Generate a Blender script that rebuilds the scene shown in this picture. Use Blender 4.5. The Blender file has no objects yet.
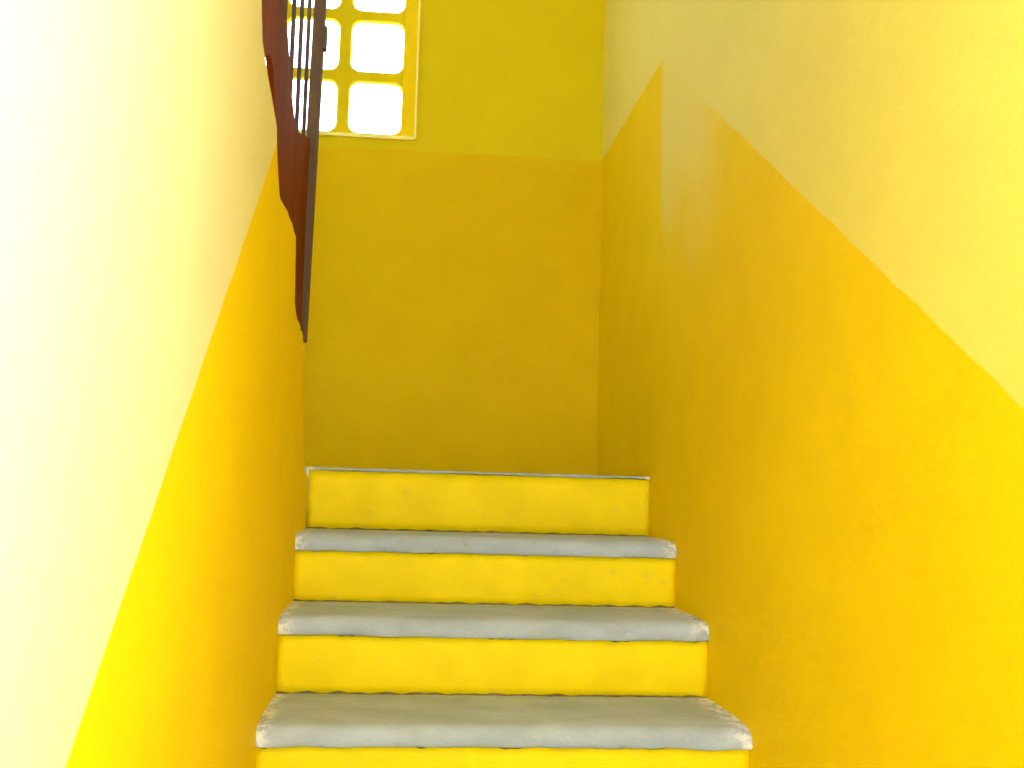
import bpy, bmesh, math, random
from mathutils import Vector, Matrix, noise

random.seed(4)
EYE = 1.41                      # camera height above the lower floor; z below is given relative to it and lifted by EYE
scene = bpy.context.scene
COL = scene.collection
XR = .6862                      # face of the right-hand wall

# ------------------------------------------------------------------ materials
def new_mat(name):
    m = bpy.data.materials.new(name); m.use_nodes = True
    nt = m.node_tree; nt.nodes.clear()
    out = nt.nodes.new('ShaderNodeOutputMaterial')
    b = nt.nodes.new('ShaderNodeBsdfPrincipled')
    nt.links.new(b.outputs[0], out.inputs[0])
    return m, nt, b

class G:
    """small node-graph helper"""
    def __init__(s, nt): s.nt = nt
    def link(s, a, b): s.nt.links.new(a, b)
    def coord(s):
        n = s.nt.nodes.new('ShaderNodeTexCoord'); x = s.nt.nodes.new('ShaderNodeSeparateXYZ')
        s.link(n.outputs['Object'], x.inputs[0]); return n.outputs['Object'], x.outputs
    def math(s, op, a, b=None, c=None, clamp=False):
        n = s.nt.nodes.new('ShaderNodeMath'); n.operation = op; n.use_clamp = clamp
        for i, v in enumerate((a, b, c)):
            if v is None: continue
            if isinstance(v, (int, float)): n.inputs[i].default_value = v
            else: s.link(v, n.inputs[i])
        return n.outputs[0]
    def noise(s, vec, scale, detail=4, rough=.55, stretch=None):
        if stretch:
            m = s.nt.nodes.new('ShaderNodeMapping'); m.inputs['Scale'].default_value = stretch
            s.link(vec, m.inputs[0]); vec = m.outputs[0]
        n = s.nt.nodes.new('ShaderNodeTexNoise'); n.inputs['Scale'].default_value = scale
        n.inputs['Detail'].default_value = detail; n.inputs['Roughness'].default_value = rough
        s.link(vec, n.inputs['Vector']); return n.outputs['Fac']
    def step(s, v, lo, hi):
        n = s.nt.nodes.new('ShaderNodeMapRange'); n.interpolation_type = 'SMOOTHSTEP'
        n.inputs[1].default_value = lo; n.inputs[2].default_value = hi
        s.link(v, n.inputs[0]); return n.outputs[0]
    def mix(s, f, a, b):
        n = s.nt.nodes.new('ShaderNodeMix'); n.data_type = 'RGBA'
        for i, v in ((0, f), (6, a), (7, b)):
            if isinstance(v, (int, float)): n.inputs[i].default_value = v
            elif isinstance(v, tuple): n.inputs[i].default_value = (*v, 1) if len(v) == 3 else v
            else: s.link(v, n.inputs[i])
        return n.outputs[2]
    def bump(s, h, bsdf, strength=.15, dist=.004):
        n = s.nt.nodes.new('ShaderNodeBump'); n.inputs['Strength'].default_value = strength
        n.inputs['Distance'].default_value = dist
        s.link(h, n.inputs['Height']); s.link(n.outputs[0], bsdf.inputs['Normal'])

CREAM = (.82, .74, .175)
CREAM_GLARE = (.78, .73, .45)  # same cream paint, paled so the left wall holds its glare in colour
YELLOW = (.86, .63, .002)
BACK_UP = (.71, .56, .004)
BACK_LOW = (.71, .49, .001)
RISER = (.95, .75, .003)

def mottle(g, vec, col, k=.06, scale=7):
    f = g.noise(vec, scale, 5)
    lo = tuple(c * (1 - k) for c in col); hi = tuple(min(1, c * (1 + k)) for c in col)
    return g.mix(g.step(f, .3, .7), lo, hi)

def wall_paint(name, upper, lower, line=None, level=None, blotch=False):
    """two-tone painted plaster; the edge of the lower band is z = a + b*y, capped at a level height"""
    m, nt, b = new_mat(name); g = G(nt)
    vec, xyz = g.coord()
    up, low = mottle(g, vec, upper, .02, 5), mottle(g, vec, lower, .025, 6)
    y, z = xyz[1], g.math('SUBTRACT', xyz[2], EYE)
    w = g.math('MULTIPLY', g.math('SUBTRACT', g.noise(vec, 9, 3), .5), .016)
    z2 = g.math('ADD', z, w)
    h = None
    if line: h = g.math('MULTIPLY_ADD', y, line[1], line[0])
    if level is not None: h = g.math('MINIMUM', h, level) if h is not None else level
    if h is None:
        colour = up
    else:
        d = g.math('SUBTRACT', h, z2)
        colour = g.mix(g.step(d, -.003, .003), up, low)
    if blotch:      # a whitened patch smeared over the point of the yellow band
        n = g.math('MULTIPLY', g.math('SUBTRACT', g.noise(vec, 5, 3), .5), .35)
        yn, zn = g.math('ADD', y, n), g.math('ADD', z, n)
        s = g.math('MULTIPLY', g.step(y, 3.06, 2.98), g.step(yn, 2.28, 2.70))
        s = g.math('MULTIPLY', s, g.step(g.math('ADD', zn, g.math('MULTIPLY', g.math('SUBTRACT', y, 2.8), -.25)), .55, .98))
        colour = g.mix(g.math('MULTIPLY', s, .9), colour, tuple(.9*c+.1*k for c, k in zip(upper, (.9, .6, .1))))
    nt.links.new(colour, b.inputs['Base Color'])
    b.inputs['Roughness'].default_value = .7
    b.inputs['Specular IOR Level'].default_value = .08
    hgt = g.math('ADD', g.noise(vec, 60, 4), g.math('MULTIPLY', g.noise(vec, 8, 3), 2.0))
    g.bump(hgt, b, .22, .004)
    return m

M = {}
M['left'] = wall_paint('left_wall_paint', CREAM_GLARE, YELLOW, (-.913, .755), None)
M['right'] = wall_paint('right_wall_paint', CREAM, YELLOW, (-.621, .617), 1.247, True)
M['back'] = wall_paint('back_wall_paint', BACK_UP, BACK_LOW, None, 1.241)
M['cream'] = wall_paint('cream_paint', CREAM, CREAM)
M['lattice'] = wall_paint('lattice_paint', BACK_UP, BACK_UP)
M['frame'] = wall_paint('frame_paint', (.92, .66, .005), (.92, .66, .005))
M['highlight'] = wall_paint('highlight_paint', (.97, .90, .25), (.97, .90, .25))  # highlight along the frame's edge, put into the colour
M['white'] = wall_paint('ceiling_paint', (.85, .83, .76), (.85, .83, .76))

def simple(name, col, rough=.65, k=.12, scale=20, spec=.15, stretch=None, second=None):
    m, nt, b = new_mat(name); g = G(nt); vec, xyz = g.coord()
    f = g.noise(vec, scale, 5, .6, stretch)
    lo = second or tuple(c * (1 - k) for c in col)
    nt.links.new(g.mix(g.step(f, .35, .65), lo, col), b.inputs['Base Color'])
    b.inputs['Roughness'].default_value = rough; b.inputs['Specular IOR Level'].default_value = spec
    g.bump(g.noise(vec, scale * 6, 3), b, .15, .003)
    return m
M['plaster'] = simple('bare_plaster', (.82, .70, .42), .8)
M['post'] = simple('post_paint', (.16, .095, .06), .6, .2, 14, .15, (1, 1, .25))
M['panel'] = simple('panel_paint', (.21, .033, .005), .7, .3, 9, .08, (1, 1, .3), (.13, .022, .004))
M['bar'] = simple('bar_paint', (.13, .095, .10), .5, .2, 14)

def concrete():
    m, nt, b = new_mat('worn_concrete'); g = G(nt); vec, xyz = g.coord()
    f1 = g.noise(vec, 6, 6, .6, (1, 2, 2)); f2 = g.noise(vec, 90, 4, .7)
    c = g.mix(g.step(f1, .3, .7), (.34, .415, .50), (.45, .545, .67))
    c = g.mix(g.math('MULTIPLY', g.step(f2, .55, .75), .35), c, (.62, .68, .76))
    for e0, e1 in ((XR - .06, XR - .004), (-.2495 + .04, -.2495 + .004)):      # chipped, chalky ends
        e = g.step(xyz[0], e0, e1)
        c = g.mix(g.math('MULTIPLY', e, g.step(g.noise(vec, 45, 4, .7), .42, .6)), c, (.80, .84, .90))
    f3 = g.noise(vec, 35, 4, .6)
    c = g.mix(g.math('MULTIPLY', g.step(f3, .62, .74), .35), c, (.20, .18, .12))
    nt.links.new(c, b.inputs['Base Color'])
    b.inputs['Roughness'].default_value = .75; b.inputs['Specular IOR Level'].default_value = .3
    g.bump(g.math('ADD', f2, f1), b, .3, .003)
    return m
M['concrete'] = concrete()
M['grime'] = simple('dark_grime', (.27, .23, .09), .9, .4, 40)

def riser_mat():
    m, nt, b = new_mat('riser_paint'); g = G(nt); vec, xyz = g.coord()
    c = mottle(g, vec, RISER, .05, 8)
    f = g.noise(vec, 16, 5, .65, (1, 1, 1.6))
    c = g.mix(g.math('MULTIPLY', g.step(f, .60, .75), .35), c, (.62, .52, .16))
    nt.links.new(c, b.inputs['Base Color'])
    b.inputs['Roughness'].default_value = .5; b.inputs['Specular IOR Level'].default_value = .08
    g.bump(g.noise(vec, 50, 4), b, .2, .003)
    return m
M['riser'] = riser_mat()

# ------------------------------------------------------------------ mesh helpers
def link_mesh(name, bm, mats, parent=None, smooth=False):
    bmesh.ops.recalc_face_normals(bm, faces=bm.faces)
    me = bpy.data.meshes.new(name); bm.to_mesh(me); bm.free()
    for m in (mats if isinstance(mats, (list, tuple)) else [mats]): me.materials.append(m)
    if smooth:
        for p in me.polygons: p.use_smooth = True
    o = bpy.data.objects.new(name, me); COL.objects.link(o)
    if parent:
        o.parent = parent; o.matrix_parent_inverse = parent.matrix_world.inverted()
    return o

def structure(o): o['kind'] = 'structure'; return o

def box(bm, lo, hi):
    vs = [bm.verts.new((x, y, z)) for x in (lo[0], hi[0]) for y in (lo[1], hi[1]) for z in (lo[2], hi[2])]
    for f in ((0, 1, 3, 2), (4, 6, 7, 5), (0, 4, 5, 1), (2, 3, 7, 6), (0, 2, 6, 4), (1, 5, 7, 3)):
        bm.faces.new([vs[i] for i in f])
    return vs

def bevel(bm, w, seg=2):
    bmesh.ops.bevel(bm, geom=list(bm.edges), offset=w, segments=seg, affect='EDGES', profile=.5)

def xl(y): return -.2495                      # face of the partition
YB = 3.9836                                   # face of the end wall
G_, R_ = .308, .16541                         # going and rise
def D(i): return 2.1707 + (i - 1) * G_        # nose of tread i
def Z(i): return EYE - .41759 + (i - 1) * R_  # top of tread i
T, OV = .044, .019
LAND = Z(4)
TOP = EYE + 2.55
XO = -1.55                                    # outer wall beyond the second flight
YE = -1.6                                     # wall behind the camera

# ------------------------------------------------------------------ partition on the left
out = [(1.20, 1.16), (1.36, 1.075), (1.40, .955), (1.56, .935), (1.72, .92), (1.75, .84), (1.771, .785), (1.805, .735), (1.853, .719), (1.90, .709),
       (1.985, .69), (2.043, .671), (2.061, .649), (2.084, .618), (2.114, .589), (2.142, .567), (2.195, .572), (2.271, .577), (2.377, .577),
       (2.474, .568), (2.489, .537), (2.509, .474), (2.518, .431), (2.551, .414), (2.606, .405), (2.66, .403), (2.76, .392), (2.82, .368),
       (2.85, .338), (2.848, .30), (2.835, .26), (2.87, .20), (2.91, .15), (2.967, .092), (2.975, .07), (3.06, .06), (3.104, .055), (3.104, -.30)]
def partition():
    bm = bmesh.new()
    poly = [(YE, -EYE), (YE, 2.55), (-.62, 2.55), (.2, 1.78), (.75, 1.42), (1.06, 1.24)] + out + [(3.104, -EYE)]
    # resample the broken edge finely and roughen it
    fine = []
    for k in range(len(poly)):
        a, b = Vector(poly[k]), Vector(poly[(k + 1) % len(poly)])
        inner = 6 <= k < 6 + len(out) - 1
        n = max(1, int((b - a).length / .02)) if inner else 1
        for j in range(n):
            p = a.lerp(b, j / n)
            if inner and j:
                p += Vector((noise.noise(Vector((p.x * 23, p.y * 23, 1))), noise.noise(Vector((p.x * 23, p.y * 23, 7))))) * .004
            fine.append((p, inner))
    n = len(fine)
    c = [p for p, _ in fine]
    def inset(k, w):
        t = (c[(k + 1) % n] - c[k - 1]).normalized()
        return c[k] + Vector((t.y, -t.x)) * w
    area = sum(c[k].x * c[(k + 1) % n].y - c[(k + 1) % n].x * c[k].y for k in range(n))
    sgn = 1 if area < 0 else -1
    F, E1, Bk = [], [], []
    for k, (p, inner) in enumerate(fine):
        w = (.007 + .005 * noise.noise(Vector((p.x * 15, p.y * 15, 3)))) if inner else 0
        if inner and p.x > 2.7 and p.y > .1: w += .06 * max(0, noise.noise(Vector((p.x * 19, p.y * 19, 5))) + .05)
        q = inset(k, w * sgn) if inner else p
        F.append(bm.verts.new((xl(q.x), q.x, EYE + q.y)))
        E1.append(bm.verts.new((xl(p.x) - .010, p.x, EYE + p.y)))
        Bk.append(bm.verts.new((-.372, p.x, EYE + p.y)))
    bm.faces.new(F); bm.faces.new(list(reversed(Bk)))
    for k in range(n):
        j = (k + 1) % n
        a = bm.faces.new((F[k], F[j], E1[j], E1[k])); b = bm.faces.new((E1[k], E1[j], Bk[j], Bk[k]))
        p = c[k]
        if fine[k][1]:
            bare = noise.noise(Vector((p.x * 9, p.y * 9, 11)))
            if p.y < .42 and bare > .0 or (p.x > 2.74 and .33 < p.y < .42): a.material_index = 1
    bm.normal_update()
    bmesh.ops.triangulate(bm, faces=[f for f in bm.faces if len(f.verts) > 4])
    box(bm, (-.372, 2.80, LAND - .02), (-.285, 3.19, EYE + .4255))        # low pier that carries the post
    return structure(link_mesh('wall_left', bm, [M['left'], M['plaster']]))
partition()

# ------------------------------------------------------------------ other walls, ceiling, floors
SUN_GAP0, SUN_GAP1, SUN_GAPH = -.10, .3, EYE + 1.25
SILL = EYE + .12
bm = bmesh.new()
box(bm, (XR, SUN_GAP1, 0), (XR + .15, YB, TOP))
box(bm, (XR, SUN_GAP0, SUN_GAPH), (XR + .15, SUN_GAP1, TOP))
box(bm, (XR, SUN_GAP0, 0), (XR + .15, SUN_GAP1, SILL))        # sill of an unseen side opening, narrowed to limit the sun patch
box(bm, (XR, YE, 0), (XR + .15, SUN_GAP0, TOP))
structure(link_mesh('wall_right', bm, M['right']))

PX, PZ = .2335, .229
WX1, WX0, WZ0 = -.047, -.047 - 4 * PX, EYE + 1.295
WZ1 = WZ0 + 4 * PZ
bm = bmesh.new()
box(bm, (XO - .15, YB, 0), (WX0, YB + .15, TOP))
box(bm, (WX1, YB, 0), (XR + .15, YB + .15, TOP))
box(bm, (WX0, YB, 0), (WX1, YB + .15, WZ0))
box(bm, (WX0, YB, WZ1), (WX1, YB + .15, TOP))
structure(link_mesh('wall_back', bm, M['back']))

bm = bmesh.new()                 # with an unseen high opening, added to light the landing's right wall
for lo, hi in (((YE, 0), (2.45, TOP)), ((3.05, 0), (YB, TOP)), ((2.45, 0), (3.05, EYE + 1.4)), ((2.45, EYE + 2.25), (3.05, TOP))):
    box(bm, (XO - .15, *lo), (XO, *hi))
structure(link_mesh('wall_outer', bm, M['cream']))
bm = bmesh.new()
box(bm, (XO - .15, YE - .15, 0), (-.372, YE, TOP)); box(bm, (-.372, YE - .15, EYE + 2.1), (XR + .15, YE, TOP)); structure(link_mesh('wall_front', bm, M['cream']))
bm = bmesh.new(); box(bm, (XO - .15, YE - .15, TOP), (XR + .15, YB + .15, TOP + .15)); structure(link_mesh('ceiling', bm, M['white']))

# lower floor
bm = bmesh.new(); box(bm, (XO - .15, YE - .15, -.15), (XR + .15, YB + .15, 0)); structure(link_mesh('floor', bm, M['concrete']))
# half landing: slab with a rough grey lip, and the second flight rising behind the partition
bm = bmesh.new()
N = 90
rows = []
for k in range(N + 1):
    x = xl(3.1) + .0003 + (XR - .0006 - xl(3.1)) * k / N
    w = noise.noise(Vector((x * 14, 3, 0))) * .002; v = noise.noise(Vector((x * 9, 9, 0))) * .002
    e = .004 * max(0, 1 - min(k, N - k) / 3)
    y0 = D(4) + .008
    rows.append([bm.verts.new(p) for p in ((x, YB - .001, LAND), (x, y0 + .012, LAND), (x, y0 + .003 + w + e, LAND - .002 - v), (x, y0 + w + e, LAND - .005 - v),
                                           (x, y0 + .002 + w, LAND - .0075 + v * 1.5), (x, y0 + .05, LAND - .010), (x, YB - .001, LAND - .12))])
for k in range(N):
    for j in range(7):
        bm.faces.new((rows[k][j], rows[k][(j + 1) % 7], rows[k + 1][(j + 1) % 7], rows[k + 1][j]))
bm.faces.new(rows[0]); bm.faces.new(rows[-1])
structure(link_mesh('floor_landing', bm, M['concrete']))
bm = bmesh.new()
prof = [(YB - .001, 0), (YB - .001, LAND)]
yy, zz = 3.106, LAND
prof.append((yy, zz))
for k in range(8):
    zz += R_; prof.append((yy, zz)); yy -= .315; prof.append((yy, zz))
prof.append((yy, 0))
a = [bm.verts.new((XO + .001, y, z)) for y, z in prof]; b = [bm.verts.new((-.374, y, z)) for y, z in prof]
for k in range(len(prof)):
    j = (k + 1) % len(prof); bm.faces.new((a[k], a[j], b[j], b[k]))
bm.faces.new(a); bm.faces.new(list(reversed(b)))
# landing strip that joins both flights behind the end of the partition
box(bm, (-.3735, 3.106, LAND - .12), (xl(3.1), YB - .001, LAND))
structure(link_mesh('floor_upper', bm, M['concrete']))

# ------------------------------------------------------------------ window: pierced block lattice in a raised frame
def lattice():
    bm = bmesh.new(); y0, y1 = YB + .030, YB + .052
    for ci in range(4):
        for ri in range(4):
            cx, cz = WX1 - .0965 - PX * ci, WZ0 + .014 + .0945 + PZ * ri
            hw, hh, r, n = .0945, .0945, .034, 7
            cor = [(1, 1, 0), (-1, 1, 90), (-1, -1, 180), (1, -1, 270)]
            ring = []; first = []
            for sx, sz, a0 in cor:
                first.append(len(ring))
                for k in range(n):
                    t = math.radians(a0 + 90 * k / (n - 1))
                    ring.append((cx + sx * (hw - r) + r * math.cos(t), cz + sz * (hh - r) + r * math.sin(t)))
            sq = [(cx + sx * PX / 2, cz + sz * PZ / 2) for sx, sz, _ in cor]
            sq = [(min(x, WX1 + .005), max(z, WZ0 + .001)) for x, z in sq]
            def soft(p, s): return (cx + (p[0] - cx) * s, cz + (p[1] - cz) * s)
            fr = [bm.verts.new((*[soft(p, 1.03)[0]], y0, soft(p, 1.03)[1])) for p in ring]
            fm = [bm.verts.new((p[0], y0 + .008, p[1])) for p in ring]
            bk = [bm.verts.new((p[0], y1, p[1])) for p in ring]
            fs = [bm.verts.new((x, y0, z)) for x, z in sq]; bs = [bm.verts.new((x, y1, z)) for x, z in sq]
            m = len(ring)
            for k in range(m):
                j = (k + 1) % m
                bm.faces.new((fr[k], fr[j], fm[j], fm[k])); bm.faces.new((fm[k], fm[j], bk[j], bk[k]))
            for q in range(4):
                f = first[q]; q2 = (q + 1) % 4
                for vv, ss in ((fr, fs), (bk, bs)):
                    for k in range(n - 1): bm.faces.new((ss[q], vv[f + k], vv[f + k + 1]))
                    bm.faces.new((ss[q], vv[f + n - 1], vv[(first[q2])], ss[q2]))
    bmesh.ops.remove_doubles(bm, verts=bm.verts, dist=.0004)
    return bm
win = structure(bpy.data.objects.new('window_1', None)); COL.objects.link(win)
win.location = ((WX0 + WX1) / 2, YB, WZ0)
bpy.context.view_layer.update()
link_mesh('lattice', lattice(), M['lattice'], win)
FW = .046
bm = bmesh.new()
box(bm, (WX1, YB - .008, WZ0 - .004), (WX1 + FW, YB, WZ1 + FW))
box(bm, (WX0 - FW, YB - .008, WZ0 - .004), (WX0, YB, WZ1 + FW))
box(bm, (WX0, YB - .008, WZ1), (WX1, YB, WZ1 + FW))
link_mesh('frame', bm, M['frame'], win)
bm = bmesh.new()  # thin pale strips that draw the frame's lit edge
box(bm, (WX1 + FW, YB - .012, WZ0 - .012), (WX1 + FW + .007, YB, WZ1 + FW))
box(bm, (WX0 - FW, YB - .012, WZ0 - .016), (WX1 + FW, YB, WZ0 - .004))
highlight = link_mesh('edge_highlight', bm, M['highlight'], win); highlight['label'] = 'pale yellow edge highlight'

# ------------------------------------------------------------------ staircase
st = bpy.data.objects.new('staircase', None); COL.objects.link(st)
st.location = ((XR + xl(2)) / 2, D(-4), 0)
st['label'] = 'straight staircase with bright yellow risers and worn grey concrete treads between the two painted walls'
st['category'] = 'stairs'
bpy.context.view_layer.update()

def tread(i):
    bm = bmesh.new(); N = 110
    yf, yb, zt = D(i), D(i + 1) + OV + .004, Z(i)
    rows = []
    for k in range(N + 1):
        s = k / N
        end = max(0, 1 - min(k, N - k) / 4)
        pts = []
        prof = [(yb, 0), (yb - .06, -.0005), (yf + .11, -.001), (yf + .022, -.002), (yf + .010, -.006), (yf + .003, -.013), (yf, -.022),
                (yf + .001, -T + .008), (yf + .004, -T + .002), (yf + .010, -T), (yf + .05, -T)]
        for j, (y, z) in enumerate(prof):
            x0, x1 = xl(y) + .0003, XR - .0003
            x = x0 + (x1 - x0) * s
            n1 = noise.noise(Vector((x * 16, i * 5.3, j * .25))); n2 = noise.noise(Vector((x * 3.1, i * 7.7, 2))); n3 = noise.noise(Vector((x * 50, i * 3.3, j * .6)))
            if 3 <= j <= 9:
                y += n1 * .0022 + n3 * .0010 + n2 * .003; z += n2 * .0025 + n3 * .0006
                if j >= 7: z += n1 * .0022
                y += end * end * (.006 if j < 8 else .003) * (1 + n3)
                if j < 6: z -= end * end * .004
            pts.append(bm.verts.new((x, y, zt + z)))
        rows.append(pts)
    m = len(rows[0])
    for k in range(N):
        for j in range(m):
            bm.faces.new((rows[k][j], rows[k][(j + 1) % m], rows[k + 1][(j + 1) % m], rows[k + 1][j]))
    bm.faces.new(rows[0]); bm.faces.new(list(reversed(rows[-1])))
    o = link_mesh('tread', bm, M['concrete'], st, True)
    mod = o.modifiers.new('edges', 'EDGE_SPLIT'); mod.split_angle = math.radians(50)
    return o

def grime_strip(bm, i):
    """thin ragged line of dirt lying where tread i meets the riser behind it"""
    N = 160; y = D(i + 1) + OV
    prev = None
    for k in range(N + 1):
        x = xl(y) + .002 + (XR - .004 - xl(y)) * k / N
        d = .006 + .008 * noise.noise(Vector((x * 22, i * 3, 4))) + .005 * noise.noise(Vector((x * 70, i * 3, 9)))
        h = .0035 + .004 * noise.noise(Vector((x * 30, i * 3, 14)))
        d = max(.001, d); h = max(.0006, h)
        cur = [bm.verts.new(p) for p in ((x, y - d, Z(i) + .0002), (x, y - d * .5, Z(i) + h * .35), (x, y - .0006, Z(i) + h))]
        if prev:
            for j in range(2): bm.faces.new((prev[j], cur[j], cur[j + 1], prev[j + 1]))
        prev = cur

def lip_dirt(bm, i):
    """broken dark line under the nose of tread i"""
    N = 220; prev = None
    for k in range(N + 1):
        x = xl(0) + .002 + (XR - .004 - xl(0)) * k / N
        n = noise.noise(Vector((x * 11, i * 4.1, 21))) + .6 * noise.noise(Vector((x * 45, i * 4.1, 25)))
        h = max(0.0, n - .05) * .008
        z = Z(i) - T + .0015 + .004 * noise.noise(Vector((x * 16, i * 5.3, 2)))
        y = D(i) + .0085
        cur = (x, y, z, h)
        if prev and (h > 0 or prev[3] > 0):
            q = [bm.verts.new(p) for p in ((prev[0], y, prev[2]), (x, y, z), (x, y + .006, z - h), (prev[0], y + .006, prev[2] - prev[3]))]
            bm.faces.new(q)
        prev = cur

def riser(i):
    """upright under tread i, standing on tread i-1"""
    bm = bmesh.new(); NX, NZ = 60, 6
    y = D(i) + OV; z0 = Z(i - 1) - .002 if i > -4 else 0.0; z1 = Z(i) - (T if i < 4 else .0085)
    grid = []
    for k in range(NX + 1):
        row = []
        for j in range(NZ + 1):
            x = xl(y) + .0003 + (XR - .0006 - xl(y)) * k / NX
            w = .0015 * noise.noise(Vector((x * 7, j * .8, i * 2.2)))
            row.append((x, y + (w if 0 < j < NZ else 0), z0 + (z1 - z0) * j / NZ))
        grid.append(row)
    fr = [[bm.verts.new(p) for p in row] for row in grid]
    bk = [[bm.verts.new((p[0], y + .03, p[2])) for p in row] for row in grid]
    for k in range(NX):
        for j in range(NZ):
            bm.faces.new((fr[k][j], fr[k + 1][j], fr[k + 1][j + 1], fr[k][j + 1])); bm.faces.new((bk[k][j], bk[k][j + 1], bk[k + 1][j + 1], bk[k + 1][j]))
        bm.faces.new((fr[k][0], bk[k][0], bk[k + 1][0], fr[k + 1][0])); bm.faces.new((fr[k][NZ], fr[k + 1][NZ], bk[k + 1][NZ], bk[k][NZ]))
    for j in range(NZ):
        bm.faces.new((fr[0][j], fr[0][j + 1], bk[0][j + 1], bk[0][j])); bm.faces.new((fr[NX][j], bk[NX][j], bk[NX][j + 1], fr[NX][j + 1]))
    return link_mesh('riser', bm, M['riser'], st, True)

for i in range(-4, 4):
    t = tread(i)
    if i >= 1:
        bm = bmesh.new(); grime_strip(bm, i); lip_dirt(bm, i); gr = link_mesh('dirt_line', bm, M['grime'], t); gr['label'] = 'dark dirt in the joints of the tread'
for i in range(-4, 5): riser(i)

# ------------------------------------------------------------------ balustrade of the second flight
bl = bpy.data.objects.new('balustrade', None); COL.objects.link(bl)
bl.location = (-.283, 3.16, LAND)
bl['label'] = 'red-brown metal balustrade with thin bars, on the broken wall edge before the lattice window'
bl['category'] = 'railing'
bpy.context.view_layer.update()
bm = bmesh.new(); box(bm, (-.3015, 3.145, EYE + .425), (-.2685, 3.185, EYE + 1.95)); bevel(bm, .003)
for v in bm.verts: v.co.x += (v.co.z - EYE - 1.35) * .0125 + .0035          # the post leans a little
post = link_mesh('newel_post', bm, M['post'], bl)
bm = bmesh.new(); box(bm, (-.2665, 3.142, EYE + 1.265), (-.2575, 3.175, EYE + 1.33)); bevel(bm, .001)
link_mesh('hinge', bm, M['post'], post)
for y in (3.03, 2.84, 2.66, 2.48, 2.30):
    bm = bmesh.new()
    zt = 1.80 + (3.145 - y) * .53; zb = .90 if y > 2.6 else 1.0
    bmesh.ops.create_cone(bm, cap_ends=True, segments=12, radius1=.0055, radius2=.0055, depth=zt - zb,
                          matrix=Matrix.Translation((-.298, y, EYE + (zt + zb) / 2)))
    link_mesh('baluster', bm, M['bar'], bl, True)
bm = bmesh.new()
for (y, z) in ((3.15, 1.775), (2.1, 2.33)):
    for x in (-.318, -.278):
        for dz in (0, .04): bm.verts.new((x, y, EYE + z + dz))
v = list(bm.verts)
for f in ((0, 1, 3, 2), (4, 6, 7, 5), (0, 4, 5, 1), (2, 3, 7, 6), (0, 2, 6, 4), (1, 5, 7, 3)): bm.faces.new([v[i] for i in f])
bevel(bm, .006)
link_mesh('handrail', bm, M['panel'], bl)
pan = [(3.146, 1.0), (2.793, .905), (2.735, .915), (2.644, .945), (2.603, .975), (2.533, 1.02), (2.473, 1.054), (2.402, 1.075), (2.30, 1.15), (2.0, 1.35), (1.75, 1.5),
       (1.75, .75), (2.1, .82), (2.17, .85), (2.2, .868), (2.25, .876), (2.29, .864), (2.33, .82), (2.37, .74), (2.5, .58), (2.75, .42), (3.146, .42)]
bm = bmesh.new()
a = [bm.verts.new((-.292, y, EYE + z)) for y, z in pan]; b = [bm.verts.new((-.304, y, EYE + z)) for y, z in pan]
bm.faces.new(a); bm.faces.new(list(reversed(b)))
for k in range(len(pan)):
    j = (k + 1) % len(pan); bm.faces.new((a[k], b[k], b[j], a[j]))
link_mesh('infill_panel', bm, M['panel'], bl)

# ------------------------------------------------------------------ light: overcast sky through the street door and the lattice
w = bpy.data.worlds.new('sky'); scene.world = w; w.use_nodes = True
bg = w.node_tree.nodes['Background']
bg.inputs[0].default_value = (.84, .93, 1.2, 1); bg.inputs[1].default_value = 6.9

sd = bpy.data.lights.new('hazy_sun', 'SUN'); sun = bpy.data.objects.new('hazy_sun', sd); COL.objects.link(sun)
sd.energy = 31; sd.angle = math.radians(66); sd.color = (1, .98, .94)
sun.rotation_euler = Vector((-.86, .42, -.22)).to_track_quat('-Z', 'Y').to_euler()
sun.location = (3, -2, 3)

# ------------------------------------------------------------------ camera
cd = bpy.data.cameras.new('camera'); cam = bpy.data.objects.new('camera', cd); COL.objects.link(cam)
cd.sensor_fit = 'HORIZONTAL'; cd.sensor_width = 36; cd.lens = 1134.5 * 36 / 1024; cd.clip_start = .02
X, Y, Zb = Vector((.994933, -.096967, .026564)), Vector((-.036282, -.099876, .994338)), Vector((-.093765, -.990264, -.102888))
cam.matrix_world = Matrix(((X.x, Y.x, Zb.x, 0), (X.y, Y.y, Zb.y, 0), (X.z, Y.z, Zb.z, EYE), (0, 0, 0, 1)))
scene.camera = cam

vs = scene.view_settings
vs.view_transform = 'Standard'; vs.look = 'None'; vs.gamma = 1; vs.use_curve_mapping = False; vs.exposure = 0
scene.cycles.max_bounces = 16; scene.cycles.diffuse_bounces = 12
